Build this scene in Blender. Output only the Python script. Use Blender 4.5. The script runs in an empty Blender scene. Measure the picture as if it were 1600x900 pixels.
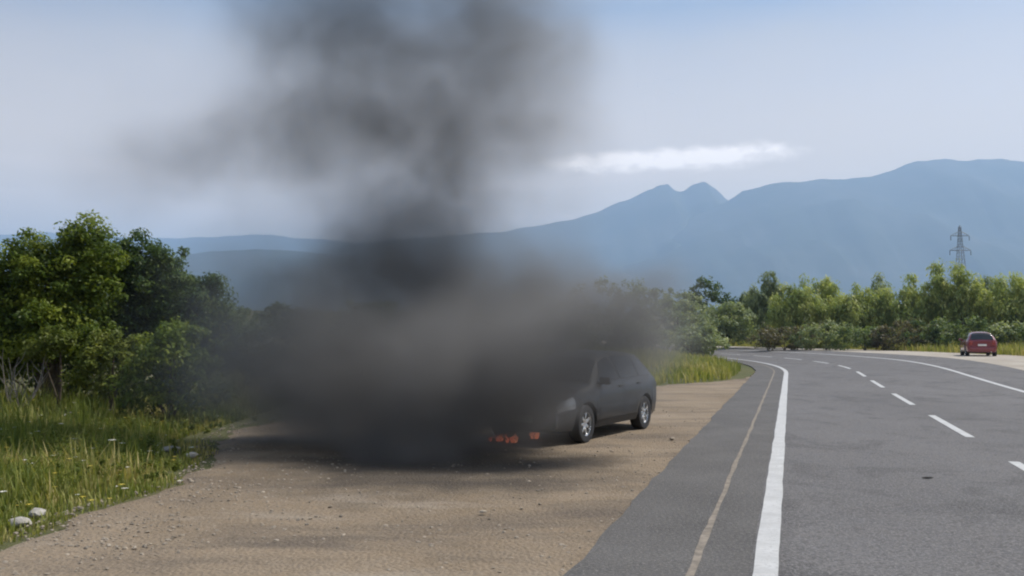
import bpy, bmesh, math, random
import numpy as np
from mathutils import Vector, Matrix, noise

random.seed(7)
rng = np.random.default_rng(11)
R = math.radians
scene = bpy.context.scene
COL = scene.collection

# ------------------------------------------------------------------ camera
CAM_H, FPX, HOR = 1.7, 1400.0, 524.0
PITCH = math.atan((HOR - 450.0) / FPX)
cam_data = bpy.data.cameras.new('camera')
cam_data.sensor_width = 36.0
cam_data.lens = 36.0 * FPX / 1600.0
cam_data.clip_start = 0.1
cam_data.clip_end = 60000.0
cam = bpy.data.objects.new('camera', cam_data)
cam.location = (0, 0, CAM_H)
cam.rotation_euler = (math.pi / 2 + PITCH, 0, 0)
COL.objects.link(cam)
scene.camera = cam

# ------------------------------------------------------------------ sky and sun
SUN_EL, SUN_AZ = 54.0, 74.0        # azimuth clockwise from +Y (view direction)
world = bpy.data.worlds.new('World')
scene.world = world
world.use_nodes = True
wn, wl = world.node_tree.nodes, world.node_tree.links
wn.clear()

def wmath(op, a, b=None, c=None, clamp=False):
    n = wn.new('ShaderNodeMath'); n.operation = op; n.use_clamp = clamp
    for i, v in enumerate((a, b, c)):
        if v is None: continue
        if isinstance(v, (int, float)): n.inputs[i].default_value = v
        else: wl.new(v, n.inputs[i])
    return n.outputs[0]

def wmix(f, a, b):
    n = wn.new('ShaderNodeMix'); n.data_type = 'RGBA'
    for sock, v in ((n.inputs[0], f), (n.inputs[6], a), (n.inputs[7], b)):
        if isinstance(v, (int, float)): sock.default_value = v
        elif isinstance(v, tuple): sock.default_value = v
        else: wl.new(v, sock)
    return n.outputs[2]

w_out = wn.new('ShaderNodeOutputWorld')
w_bg = wn.new('ShaderNodeBackground')
w_bg.inputs[1].default_value = 0.1
w_sky = wn.new('ShaderNodeTexSky')
w_sky.sky_type = 'NISHITA'
w_sky.sun_disc = False
w_sky.sun_elevation = R(SUN_EL)
w_sky.sun_rotation = R(SUN_AZ)
w_sky.altitude = 100
w_sky.air_density = 1.0
w_sky.dust_density = 2.2
w_sky.ozone_density = 1.6
w_tc = wn.new('ShaderNodeTexCoord')
w_sep = wn.new('ShaderNodeSeparateXYZ')
wl.new(w_tc.outputs['Generated'], w_sep.inputs[0])
dx, dy, dz = w_sep.outputs
az = wmath('ARCTAN2', dx, dy)
hyp = wmath('SQRT', wmath('ADD', wmath('MULTIPLY', dx, dx), wmath('MULTIPLY', dy, dy)))
el = wmath('ARCTAN2', dz, hyp)

def wnoise(sx, sy, detail, off=0.0, rough=0.55):
    cmb = wn.new('ShaderNodeCombineXYZ')
    wl.new(wmath('MULTIPLY', az, sx), cmb.inputs[0])
    wl.new(wmath('MULTIPLY', el, sy), cmb.inputs[1])
    cmb.inputs[2].default_value = off
    n = wn.new('ShaderNodeTexNoise')
    n.inputs['Scale'].default_value = 1.0
    n.inputs['Detail'].default_value = detail
    n.inputs['Roughness'].default_value = rough
    wl.new(cmb.outputs[0], n.inputs['Vector'])
    return n.outputs[0]

# thin high veil everywhere, banked up towards the horizon
veil = wmath('MULTIPLY', wmath('SUBTRACT', wnoise(2.2, 7.0, 4, 1.3), 0.34, clamp=True), 1.8, clamp=True)
bank = wmath('SUBTRACT', 1.0, wmath('DIVIDE', wmath('ABSOLUTE', wmath('SUBTRACT', el, 0.10)), 0.25), clamp=True)
veil = wmath('MULTIPLY', wmath('ADD', wmath('MULTIPLY', veil, 0.75), wmath('MULTIPLY', bank, 0.30)), 0.95, clamp=True)
# long low streaks of cloud lying along the horizon
str_n = wmath('MULTIPLY', wmath('SUBTRACT', wnoise(4.2, 50.0, 5, 4.1), 0.47, clamp=True), 4.5, clamp=True)
str_m = wmath('SUBTRACT', 1.0, wmath('DIVIDE', wmath('ABSOLUTE', wmath('SUBTRACT', el, 0.135)), 0.055), clamp=True)
streak = wmath('MULTIPLY', str_n, str_m)
# the one long flat cloud over the twin peaks
la = math.atan((1052 - 800) / FPX)
lens_el = math.atan((HOR - 247) / FPX * math.cos(la))
edge_n = wnoise(30.0, 55.0, 5, 9.0)
ux = wmath('DIVIDE', wmath('SUBTRACT', az, la), 0.150)
tilt = wmath('MULTIPLY', wmath('SUBTRACT', az, la), 0.02)
uy = wmath('DIVIDE', wmath('SUBTRACT', wmath('SUBTRACT', el, lens_el), tilt), 0.0155)
d2 = wmath('ADD', wmath('POWER', wmath('ABSOLUTE', ux), 4.0), wmath('MULTIPLY', uy, uy))
lens = wmath('SUBTRACT', wmath('ADD', 0.05, wmath('MULTIPLY', edge_n, 2.0)), d2)
lens = wmath('MULTIPLY', lens, 1.1, clamp=True)
lens = wmath('MULTIPLY', wmath('MULTIPLY', lens, lens), 0.95)
c = wmix(veil, w_sky.outputs[0], (5.0, 4.7, 4.2, 1))
c = wmix(wmath('MULTIPLY', wmath('POWER', bank, 0.8), 0.95), c, (10.8, 8.4, 6.0, 1))
c = wmix(streak, c, (11.0, 8.9, 7.2, 1))
c = wmix(lens, c, (15.0, 13.2, 11.6, 1))
wl.new(c, w_bg.inputs[0])
wl.new(w_bg.outputs[0], w_out.inputs[0])

sun_data = bpy.data.lights.new('sun', 'SUN')
sun_data.energy = 3.6
sun_data.angle = R(0.6)
sun_data.color = (1.0, 0.95, 0.87)
sun = bpy.data.objects.new('sun', sun_data)
sdir = Vector((math.sin(R(SUN_AZ)) * math.cos(R(SUN_EL)), math.cos(R(SUN_AZ)) * math.cos(R(SUN_EL)), math.sin(R(SUN_EL))))
sun.rotation_euler = sdir.to_track_quat('Z', 'Y').to_euler()
sun.location = (20, 10, 60)
COL.objects.link(sun)

scene.view_settings.view_transform = 'Standard'
scene.view_settings.look = 'None'
scene.view_settings.exposure = 0.4
scene.view_settings.gamma = 1.0
scene.view_settings.use_curve_mapping = False
scene.render.engine = 'CYCLES'
cy = scene.cycles
cy.use_denoising = True
cy.max_bounces = 8
cy.diffuse_bounces = 3
cy.volume_bounces = 5
cy.transmission_bounces = 4
cy.transparent_max_bounces = 12
cy.volume_max_steps = 512
cy.filter_width = 2.1
scene.render.film_transparent = False

# ------------------------------------------------------------------ helpers
def smooth(t):
    t = max(0.0, min(1.0, t)); return t * t * (3 - 2 * t)

# road geometry (plan): straight, then a long left-hand bend
TH0 = math.atan(0.31)
P0 = Vector((12.1, 40.0)); RB = 85.0
def road_pt(s, off):
    """s metres along the painted left edge line (0 at the start of the bend), off metres to its right."""
    if s <= 0:
        p = P0 + Vector((math.sin(TH0), math.cos(TH0))) * s; th = TH0
    else:
        a = s / RB; th = TH0 - a
        c = P0 + Vector((-math.cos(TH0), math.sin(TH0))) * RB
        p = c + Vector((math.cos(th), -math.sin(th))) * RB
    return p + Vector((math.cos(th), -math.sin(th))) * off

def road_off(x, y):
    """metres to the right of the painted left edge line."""
    d = Vector((x, y)) - P0
    fw = Vector((math.sin(TH0), math.cos(TH0)))
    if d.dot(fw) <= 0:
        return d.dot(Vector((math.cos(TH0), -math.sin(TH0))))
    c = P0 + Vector((-math.cos(TH0), math.sin(TH0))) * RB
    return (Vector((x, y)) - c).length - RB

def H(x, y):
    o = road_off(x, y)
    h = 0.5 * smooth((y - 22) / 30.0) * smooth((o + 1) / 13.0)          # banked outer side of the bend
    if o < -1.6 and y > 20:                                             # bank on the inside of the bend
        h += 0.75 * smooth((-1.6 - o) / 7.0) * smooth((y - 25) / 13.0)
    d = math.hypot(x, y)
    if d > 110:
        h += min(10.0, (d - 110) * 0.042)
    if x < -6:
        h += 0.25 * smooth((-6 - x) / 6.0)
    if o > 15.5:
        h += 0.5 * smooth((o - 15.5) / 8.0)
    return h

CP, SP = math.cos(PITCH), math.sin(PITCH)
def ray(px, py):
    a, b = (px - 800) / FPX, (450 - py) / FPX
    return Vector((a, CP - b * SP, SP + b * CP))
def at(px, py, Y):
    d = ray(px, py); return Vector((0, 0, CAM_H)) + d * (Y / d.y)
def gnd(px, py):
    """point of the ground seen at a pixel"""
    z = 0.0
    for _ in range(25):
        d = ray(px, py); t = (z - CAM_H) / d.z; p = Vector((0, 0, CAM_H)) + d * t
        z = 0.5 * z + 0.5 * H(p.x, p.y)
    return Vector((p.x, p.y, H(p.x, p.y)))

def mesh_obj(name, verts, faces, mat=None, parent=None, smooth_deg=None):
    me = bpy.data.meshes.new(name)
    me.from_pydata([tuple(v) for v in verts], [], faces)
    me.update()
    if mat: me.materials.append(mat)
    if smooth_deg is not None:
        for p in me.polygons: p.use_smooth = True
        me.set_sharp_from_angle(angle=R(smooth_deg))
    o = bpy.data.objects.new(name, me); COL.objects.link(o)
    if parent: o.parent = parent
    return o

def quads_obj(name, V, mat, parent=None, tint=None, nv=4):
    """V: (n, nv, 3) array of loose polygons."""
    n = len(V)
    me = bpy.data.meshes.new(name)
    me.vertices.add(n * nv); me.vertices.foreach_set('co', V.reshape(-1).astype(np.float32))
    me.loops.add(n * nv); me.loops.foreach_set('vertex_index', np.arange(n * nv, dtype=np.int32))
    me.polygons.add(n)
    me.polygons.foreach_set('loop_start', np.arange(0, n * nv, nv, dtype=np.int32))
    me.polygons.foreach_set('loop_total', np.full(n, nv, dtype=np.int32))
    me.update(calc_edges=True)
    if tint is not None:
        at_ = me.attributes.new('tint', 'FLOAT', 'FACE')
        at_.data.foreach_set('value', tint.astype(np.float32))
    me.materials.append(mat)
    o = bpy.data.objects.new(name, me); COL.objects.link(o)
    if parent: o.parent = parent
    return o

def tag(o, label=None, cat=None, group=None, kind=None):
    if label: o['label'] = label
    if cat: o['category'] = cat
    if group: o['group'] = group
    if kind: o['kind'] = kind
    return o

def empty(name, loc=(0, 0, 0), rz=0.0):
    o = bpy.data.objects.new(name, None); o.empty_display_size = 0.2
    o.location = loc; o.rotation_euler = (0, 0, rz); COL.objects.link(o); return o

class MB:
    def __init__(s): s.v = []; s.f = []
    def add(s, v, f):
        n = len(s.v); s.v += [tuple(p) for p in v]; s.f += [tuple(i + n for i in q) for q in f]
    def box(s, c, d, bev=0.0, rot=None):
        bm = bmesh.new(); bmesh.ops.create_cube(bm, size=1.0)
        for v in bm.verts: v.co = Vector((v.co.x * d[0], v.co.y * d[1], v.co.z * d[2]))
        if bev: bmesh.ops.bevel(bm, geom=bm.edges[:], offset=bev, segments=2, affect='EDGES', profile=0.5)
        bm.verts.index_update()
        pts = [(rot @ v.co if rot else v.co) + Vector(c) for v in bm.verts]
        s.add(pts, [[v.index for v in f.verts] for f in bm.faces]); bm.free()
    def tube(s, pts, rad, n=6):
        pts = [Vector(p) for p in pts]
        base = []
        for i, p in enumerate(pts):
            t = (pts[min(i + 1, len(pts) - 1)] - pts[max(i - 1, 0)]).normalized()
            a = t.cross(Vector((0.31, 0.95, 0.05))).normalized(); b = t.cross(a)
            for k in range(n):
                an = 2 * math.pi * k / n
                base.append(p + (a * math.cos(an) + b * math.sin(an)) * rad[i])
        f = [(i * n + k, i * n + (k + 1) % n, (i + 1) * n + (k + 1) % n, (i + 1) * n + k) for i in range(len(pts) - 1) for k in range(n)]
        f += [tuple(range(n - 1, -1, -1)), tuple((len(pts) - 1) * n + k for k in range(n))]
        s.add(base, f)
    def lathe(s, prof, n=28, axis='y', c=(0, 0, 0)):
        base = []
        for r_, h_ in prof:
            for k in range(n):
                a = 2 * math.pi * k / n
                q = (r_ * math.cos(a), h_, r_ * math.sin(a)) if axis == 'y' else (r_ * math.cos(a), r_ * math.sin(a), h_)
                base.append(Vector(q) + Vector(c))
        f = [(i * n + k, (i + 1) * n + k, (i + 1) * n + (k + 1) % n, i * n + (k + 1) % n) for i in range(len(prof) - 1) for k in range(n)]
        s.add(base, f)
    def build(s, name, mat, parent=None, smooth_deg=35):
        return mesh_obj(name, s.v, s.f, mat, parent, smooth_deg)

# ------------------------------------------------------------------ materials
class NT:
    def __init__(s, name):
        s.m = bpy.data.materials.new(name); s.m.use_nodes = True
        s.t = s.m.node_tree; s.n = s.t.nodes; s.l = s.t.links; s.n.clear()
        s.out = s.n.new('ShaderNodeOutputMaterial')
        g = s.n.new('ShaderNodeNewGeometry'); s.pos = g.outputs['Position']; s.rnd = g.outputs['Random Per Island']
    def set(s, sock, v):
        if isinstance(v, (int, float)): sock.default_value = v
        elif isinstance(v, (tuple, list)): sock.default_value = tuple(v) + ((1.0,) if len(v) == 3 and sock.type == 'RGBA' else ())
        else: s.l.new(v, sock)
    def math(s, op, a, b=None, clamp=False):
        n = s.n.new('ShaderNodeMath'); n.operation = op; n.use_clamp = clamp
        s.set(n.inputs[0], a)
        if b is not None: s.set(n.inputs[1], b)
        return n.outputs[0]
    def noise(s, scale, detail=4, rough=0.6, vec=None, stretch=None, rot=0.0, dist=0.0):
        n = s.n.new('ShaderNodeTexNoise'); n.inputs['Scale'].default_value = scale
        n.inputs['Detail'].default_value = detail; n.inputs['Roughness'].default_value = rough
        n.inputs['Distortion'].default_value = dist
        v = vec or s.pos
        if stretch or rot:
            mp = s.n.new('ShaderNodeMapping'); s.l.new(v, mp.inputs[0])
            mp.inputs['Rotation'].default_value = (0, 0, rot)
            mp.inputs['Scale'].default_value = stretch or (1, 1, 1); v = mp.outputs[0]
        s.l.new(v, n.inputs['Vector']); return n.outputs[0]
    def voronoi(s, scale, feature='F1', out=0):
        n = s.n.new('ShaderNodeTexVoronoi'); n.feature = feature; n.inputs['Scale'].default_value = scale
        s.l.new(s.pos, n.inputs['Vector']); return n.outputs[out]
    def ramp(s, f, lo, hi, a=0.0, b=1.0):
        n = s.n.new('ShaderNodeMapRange'); s.set(n.inputs[0], f)
        for i, v in ((1, lo), (2, hi), (3, a), (4, b)): n.inputs[i].default_value = v
        return n.outputs[0]
    def mix(s, f, a, b, mode='MIX'):
        n = s.n.new('ShaderNodeMix'); n.data_type = 'RGBA'; n.blend_type = mode
        s.set(n.inputs[0], f); s.set(n.inputs[6], a); s.set(n.inputs[7], b); return n.outputs[2]
    def bump(s, h, strength=0.3, dist=0.02):
        n = s.n.new('ShaderNodeBump'); n.inputs['Strength'].default_value = strength; n.inputs['Distance'].default_value = dist
        s.l.new(h, n.inputs['Height']); return n.outputs[0]
    def bsdf(s, col, rough=0.8, metal=0.0, normal=None, spec=0.5, coat=0.0, coat_rough=0.05, emit=None, emit_str=0.0, trans=0.0):
        b = s.n.new('ShaderNodeBsdfPrincipled')
        s.set(b.inputs['Base Color'], col); s.set(b.inputs['Roughness'], rough); s.set(b.inputs['Metallic'], metal)
        s.set(b.inputs['Specular IOR Level'], spec)
        s.set(b.inputs['Coat Weight'], coat); s.set(b.inputs['Coat Roughness'], coat_rough)
        s.set(b.inputs['Transmission Weight'], trans)
        if normal is not None: s.l.new(normal, b.inputs['Normal'])
        if emit: s.set(b.inputs['Emission Color'], emit); s.set(b.inputs['Emission Strength'], emit_str)
        s.l.new(b.outputs[0], s.out.inputs[0]); return s.m

def simple(name, col, rough=0.6, metal=0.0, var=0.15, scale=6.0, coat=0.0, spec=0.5, bump=0.0):
    t = NT(name)
    n = t.noise(scale, 5)
    lo = tuple(c_ * (1 - var) for c_ in col); hi = tuple(min(1, c_ * (1 + var)) for c_ in col)
    return t.bsdf(t.mix(t.ramp(n, 0.3, 0.7), lo, hi), t.ramp(n, 0.3, 0.7, rough * 0.9, min(1, rough * 1.1)), metal, spec=spec, coat=coat,
                  normal=t.bump(n, bump, 0.02) if bump else None)

def leaf_mat(name, dark, mid, light, gloss=0.45):
    t = NT(name)
    a = t.n.new('ShaderNodeAttribute'); a.attribute_name = 'tint'
    r_ = t.n.new('ShaderNodeValToRGB'); t.l.new(a.outputs['Fac'], r_.inputs[0])
    cr = r_.color_ramp; cr.elements[0].position = 0.0; cr.elements[0].color = dark + (1,)
    cr.elements[1].position = 1.0; cr.elements[1].color = light + (1,)
    e = cr.elements.new(0.5); e.color = mid + (1,)
    col = t.mix(t.ramp(t.rnd, 0, 1, 0.0, 0.22), r_.outputs[0], tuple(c_ * 0.45 for c_ in mid))
    b = t.n.new('ShaderNodeBsdfPrincipled'); t.set(b.inputs['Base Color'], col); b.inputs['Roughness'].default_value = gloss
    b.inputs['Specular IOR Level'].default_value = 0.15
    tr = t.n.new('ShaderNodeBsdfTranslucent')
    t.set(tr.inputs[0], t.mix(1.0, col, (1.0, 1.0, 0.45), 'MULTIPLY'))
    mx = t.n.new('ShaderNodeMixShader'); mx.inputs[0].default_value = 0.42
    t.l.new(b.outputs[0], mx.inputs[1]); t.l.new(tr.outputs[0], mx.inputs[2]); t.l.new(mx.outputs[0], t.out.inputs[0])
    return t.m

ROT = -TH0
def m_asphalt():
    t = NT('asphalt')
    grain = t.noise(34, 5, 0.85); agg = t.voronoi(42); coarse = t.noise(11, 5, 0.8)
    big = t.noise(0.35, 5, 0.6, stretch=(1.0, 0.35, 1), rot=TH0)
    mid = t.noise(1.6, 5, 0.65)
    stain = t.ramp(t.noise(0.7, 6, 0.72, stretch=(1.0, 0.75, 1.0), dist=0.8), 0.50, 0.62)
    col = t.mix(t.ramp(big, 0.3, 0.7), (0.085, 0.081, 0.081), (0.132, 0.127, 0.126))
    col = t.mix(t.ramp(mid, 0.35, 0.7, 0, 0.5), col, (0.15, 0.142, 0.138))
    col = t.mix(t.math('MULTIPLY', stain, 0.7), col, (0.045, 0.043, 0.043))
    col = t.mix(t.ramp(coarse, 0.46, 0.62, 0, 0.65), col, (0.05, 0.048, 0.048))
    col = t.mix(t.ramp(grain, 0.50, 0.64, 0, 0.8), col, (0.30, 0.285, 0.275))
    col = t.mix(t.ramp(agg, 0.0, 0.35, 0.55, 0.0), col, (0.035, 0.034, 0.034))
    h = t.math('ADD', t.math('MULTIPLY', grain, 0.6), agg)
    return t.bsdf(col, t.ramp(mid, 0.3, 0.7, 0.72, 0.9), normal=t.bump(h, 0.55, 0.008), spec=0.35)
def m_asphalt_old():
    t = NT('asphalt_shoulder')
    grain = t.noise(32, 5, 0.85); agg = t.voronoi(40); big = t.noise(0.8, 5, 0.65)
    col = t.mix(t.ramp(big, 0.3, 0.7), (0.075, 0.072, 0.07), (0.115, 0.11, 0.106))
    col = t.mix(t.ramp(grain, 0.50, 0.66, 0, 0.75), col, (0.25, 0.235, 0.215))
    col = t.mix(t.ramp(agg, 0.0, 0.35, 0.5, 0.0), col, (0.03, 0.03, 0.03))
    return t.bsdf(col, 0.88, normal=t.bump(t.math('ADD', grain, agg), 0.6, 0.008), spec=0.3)
def m_paint():
    t = NT('road_paint')
    wear = t.noise(22, 6, 0.75); w2 = t.noise(3.0, 4, 0.6); cr = t.noise(90, 3, 0.7)
    k = t.math('MULTIPLY', t.ramp(wear, 0.52, 0.66), t.ramp(w2, 0.35, 0.65, 0.25, 0.9))
    col = t.mix(t.ramp(w2, 0.3, 0.7), (0.42, 0.42, 0.41), (0.56, 0.56, 0.55))
    col = t.mix(t.ramp(cr, 0.55, 0.72, 0, 0.35), col, (0.36, 0.35, 0.34))
    col = t.mix(t.math('MULTIPLY', k, 0.8), col, (0.22, 0.21, 0.2))
    return t.bsdf(col, 0.65, normal=t.bump(cr, 0.4, 0.004))
def m_gravel():
    t = NT('gravel_earth')
    fine = t.noise(30, 5, 0.85); peb = t.voronoi(28); peb2 = t.voronoi(14)
    big = t.noise(0.45, 6, 0.65, stretch=(1.0, 0.45, 1), rot=0.55); mid = t.noise(2.6, 6, 0.7)
    wisp_shade = t.noise(0.9, 5, 0.6, stretch=(0.30, 1.0, 1), dist=0.4)
    col = t.mix(t.ramp(big, 0.32, 0.66), (0.20, 0.152, 0.102), (0.30, 0.235, 0.165))
    col = t.mix(t.ramp(mid, 0.42, 0.72, 0, 0.6), col, (0.25, 0.205, 0.155))
    col = t.mix(t.ramp(wisp_shade, 0.50, 0.66, 0, 0.8), col, (0.125, 0.102, 0.082))  # dark cross bands: shadows of smoke wisps painted into the gravel colour
    col = t.mix(t.ramp(wisp_shade, 0.42, 0.30, 0, 0.5), col, (0.36, 0.31, 0.25))
    col = t.mix(t.ramp(fine, 0.54, 0.70, 0, 0.6), col, (0.46, 0.39, 0.30))
    col = t.mix(t.ramp(peb, 0.0, 0.4, 0.45, 0), col, (0.09, 0.075, 0.06))
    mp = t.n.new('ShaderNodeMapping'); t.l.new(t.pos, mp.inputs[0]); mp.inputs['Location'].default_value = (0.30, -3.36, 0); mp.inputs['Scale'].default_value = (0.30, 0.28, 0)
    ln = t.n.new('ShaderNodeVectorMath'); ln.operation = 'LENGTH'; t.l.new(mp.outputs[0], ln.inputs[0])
    soot_dark = t.math('SUBTRACT', t.math('ADD', 0.35, t.math('MULTIPLY', t.noise(0.9, 5, 0.65), 1.0)), ln.outputs['Value'], clamp=True)
    col = t.mix(t.ramp(soot_dark, 0.0, 0.5, 0, 0.75), col, (0.045, 0.04, 0.036))  # soot stain by the car, also painting in darkness under the smoke's foot
    h = t.math('ADD', t.math('ADD', fine, t.math('MULTIPLY', peb, -1.2)), t.math('MULTIPLY', peb2, -0.8))
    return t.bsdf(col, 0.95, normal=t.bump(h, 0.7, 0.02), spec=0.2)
def m_verge():
    t = NT('pale_roadside_gravel')
    fine = t.noise(30, 4, 0.7); big = t.noise(0.5, 5, 0.6)
    col = t.mix(t.ramp(big, 0.3, 0.7), (0.33, 0.29, 0.24), (0.46, 0.42, 0.36))
    col = t.mix(t.ramp(fine, 0.5, 0.75, 0, 0.5), col, (0.2, 0.17, 0.13))
    return t.bsdf(col, 0.95, normal=t.bump(fine, 0.5, 0.03), spec=0.2)
def m_ground():
    t = NT('grassy_earth')
    fine = t.noise(18, 5, 0.7); big = t.noise(0.12, 6, 0.6); mid = t.noise(0.9, 5, 0.65)
    col = t.mix(t.ramp(big, 0.35, 0.65), (0.075, 0.085, 0.032), (0.14, 0.125, 0.06))
    col = t.mix(t.ramp(mid, 0.4, 0.7, 0, 0.7), col, (0.06, 0.08, 0.025))
    col = t.mix(t.ramp(fine, 0.5, 0.75, 0, 0.5), col, (0.2, 0.17, 0.1))
    return t.bsdf(col, 0.95, normal=t.bump(fine, 0.6, 0.05), spec=0.2)
def m_mountain():
    t = NT('mountain_scrub_and_rock')
    a = t.noise(0.0022, 8, 0.65); b = t.noise(0.012, 6, 0.65)
    col = t.mix(t.ramp(a, 0.4, 0.62), (0.04, 0.052, 0.04), (0.075, 0.08, 0.07))
    col = t.mix(t.ramp(b, 0.45, 0.65, 0, 0.6), col, (0.035, 0.047, 0.036))
    return t.bsdf(col, 0.95, spec=0.1)

M = {
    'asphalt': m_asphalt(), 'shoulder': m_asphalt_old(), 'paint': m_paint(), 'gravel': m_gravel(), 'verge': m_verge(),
    'ground': m_ground(), 'mountain': m_mountain(),
    'sand': simple('sandy_seam', (0.23, 0.20, 0.165), 0.95, var=0.35, scale=9, spec=0.2, bump=0.3),
    'bark': simple('bark', (0.085, 0.068, 0.05), 0.95, var=0.4, scale=14, spec=0.2, bump=0.8),
    'dead': simple('dead_wood', (0.22, 0.20, 0.175), 0.9, var=0.3, scale=20, spec=0.2, bump=0.5),
    'stone': simple('pale_stone', (0.36, 0.34, 0.30), 0.9, var=0.2, scale=25, spec=0.3, bump=0.5),
    'pebble': simple('pebble', (0.28, 0.24, 0.19), 0.92, var=0.55, scale=9, spec=0.25),
    'tyre': simple('tyre_rubber', (0.018, 0.018, 0.019), 0.8, var=0.3, scale=30),
    'rim': simple('alloy_rim', (0.72, 0.73, 0.74), 0.28, 1.0, var=0.1),
    'black': simple('black_plastic', (0.02, 0.02, 0.021), 0.55, var=0.2),
    'plate': simple('number_plate_white', (0.75, 0.75, 0.73), 0.5, var=0.05),
    'chrome': simple('chrome', (0.7, 0.7, 0.7), 0.2, 1.0, var=0.05),
    'glass': simple('tinted_car_glass', (0.012, 0.014, 0.016), 0.06, var=0.1, spec=0.8),
    'lamp': simple('headlight_lens', (0.55, 0.57, 0.58), 0.12, 0.4, var=0.1, coat=0.8),
    'tail': simple('tail_light_red', (0.28, 0.012, 0.012), 0.2, var=0.1, coat=0.8),
    'dark_paint': simple('dark_blue_grey_paint', (0.014, 0.017, 0.021), 0.45, 0.0, var=0.35, scale=3, coat=0.3),
    'red_paint': simple('dark_red_paint', (0.19, 0.018, 0.032), 0.38, 0.1, var=0.12, scale=3, coat=0.9),
    'steel': simple('galvanised_steel', (0.28, 0.31, 0.35), 0.6, 0.5, var=0.15),
    'ceramic': simple('insulator', (0.1, 0.07, 0.06), 0.4),
    'rubber_scrap': simple('rubber_scrap', (0.025, 0.024, 0.024), 0.85, var=0.3, bump=0.4),
    'paper': simple('white_litter', (0.78, 0.78, 0.76), 0.7, var=0.08),
    'oak': leaf_mat('oak_leaves', (0.055, 0.089, 0.018), (0.121, 0.176, 0.026), (0.264, 0.312, 0.044)),
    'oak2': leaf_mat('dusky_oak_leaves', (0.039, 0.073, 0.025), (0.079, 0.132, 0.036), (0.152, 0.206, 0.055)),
    'bright': leaf_mat('fresh_shrub_leaves', (0.072, 0.103, 0.019), (0.144, 0.179, 0.034), (0.245, 0.262, 0.054)),
    'feather': leaf_mat('feathery_leaves', (0.202, 0.281, 0.105), (0.392, 0.458, 0.164), (0.672, 0.661, 0.259)),
    'feather2': leaf_mat('grey_green_leaves', (0.162, 0.217, 0.121), (0.283, 0.338, 0.185), (0.452, 0.491, 0.268)),
    'scrub': leaf_mat('hillside_scrub_leaves', (0.092, 0.142, 0.066), (0.172, 0.234, 0.099), (0.297, 0.340, 0.151)),
    'dry': leaf_mat('dry_brush_leaves', (0.109, 0.094, 0.062), (0.164, 0.149, 0.094), (0.250, 0.227, 0.140)),
    'grass': leaf_mat('grass_blades', (0.119, 0.165, 0.036), (0.266, 0.297, 0.078), (0.532, 0.449, 0.204), 0.6),
}
def m_petals():
    t = NT('wildflower_petals')
    a = t.n.new('ShaderNodeAttribute'); a.attribute_name = 'tint'
    return t.bsdf(t.mix(t.ramp(a.outputs['Fac'], 0.45, 0.55), (0.55, 0.43, 0.05), (0.72, 0.71, 0.62)), 0.7)
M['petal'] = m_petals()
def m_flame():
    t = NT('flame')
    n = t.noise(9, 3)
    return t.bsdf((0.3, 0.06, 0.02), 0.9, emit=t.mix(t.ramp(n, 0.35, 0.65), (1.0, 0.16, 0.07), (1.0, 0.34, 0.16)), emit_str=0.27)
M['flame'] = m_flame()

# ------------------------------------------------------------------ ground sheet
def axis(near, far):
    out = list(near)
    step = near[1] - near[0]
    v = near[-1]
    while v < far:
        step *= 1.22; v += step; out.append(v)
    return out
xs = [-v for v in axis([i * 1.0 for i in range(31, 62)], 16000)][::-1] + [i * 1.0 for i in range(-30, 31)] + axis([i * 1.0 for i in range(31, 62)], 16000)
ys = [-v for v in axis([i * 2.0 for i in range(5, 10)], 3000)][::-1] + [i * 1.0 for i in range(-8, 100)] + axis([100 + i * 1.5 for i in range(20)], 16000)
gv = [(x, y, H(x, y) - 0.05) for y in ys for x in xs]
nx = len(xs)
gf = [(j * nx + i, j * nx + i + 1, (j + 1) * nx + i + 1, (j + 1) * nx + i) for j in range(len(ys) - 1) for i in range(nx - 1)]
tag(mesh_obj('ground', gv, gf, M['ground'], smooth_deg=60), 'grassy earth reaching out to the foot of the mountains', kind='structure')

# ------------------------------------------------------------------ road
S_ALL = [-55 + 1.5 * i for i in range(31)] + [-8 + 1.25 * i for i in range(1, 110)]
def ribbon(name, o0, o1, z, mat, parent=None, ss=None, cols=1, jag=0.0, skirt=0.0, one=False):
    ss = ss or S_ALL
    v, f = [], []
    for s_ in ss:
        j0 = jag * (noise.noise((s_ * 0.9, o0, 3.1)) + 0.6 * noise.noise((s_ * 3.1, o0, 1.1))) if jag else 0
        j1 = jag * (noise.noise((s_ * 0.9, o1, 7.1)) + 0.6 * noise.noise((s_ * 3.1, o1, 5.1))) if jag and not one else 0
        for k in range(cols + 1):
            o = (o0 + j0) + (o1 + j1 - o0 - j0) * k / cols
            p = road_pt(s_, o); v.append((p.x, p.y, H(p.x, p.y) + z))
    n = cols + 1
    for i in range(len(ss) - 1):
        for k in range(cols):
            f.append((i * n + k, i * n + k + 1, (i + 1) * n + k + 1, (i + 1) * n + k))
    if skirt:
        m = len(v)
        for i in range(len(ss)):
            a = v[i * n]; b = v[i * n + cols]
            v.append((a[0], a[1], a[2] - skirt)); v.append((b[0], b[1], b[2] - skirt))
        for i in range(len(ss) - 1):
            f.append((i * n, (i + 1) * n, m + 2 * i + 2, m + 2 * i))
            f.append((i * n + cols, m + 2 * i + 1, m + 2 * i + 3, (i + 1) * n + cols))
    return mesh_obj(name, v, f, mat, parent)

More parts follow.
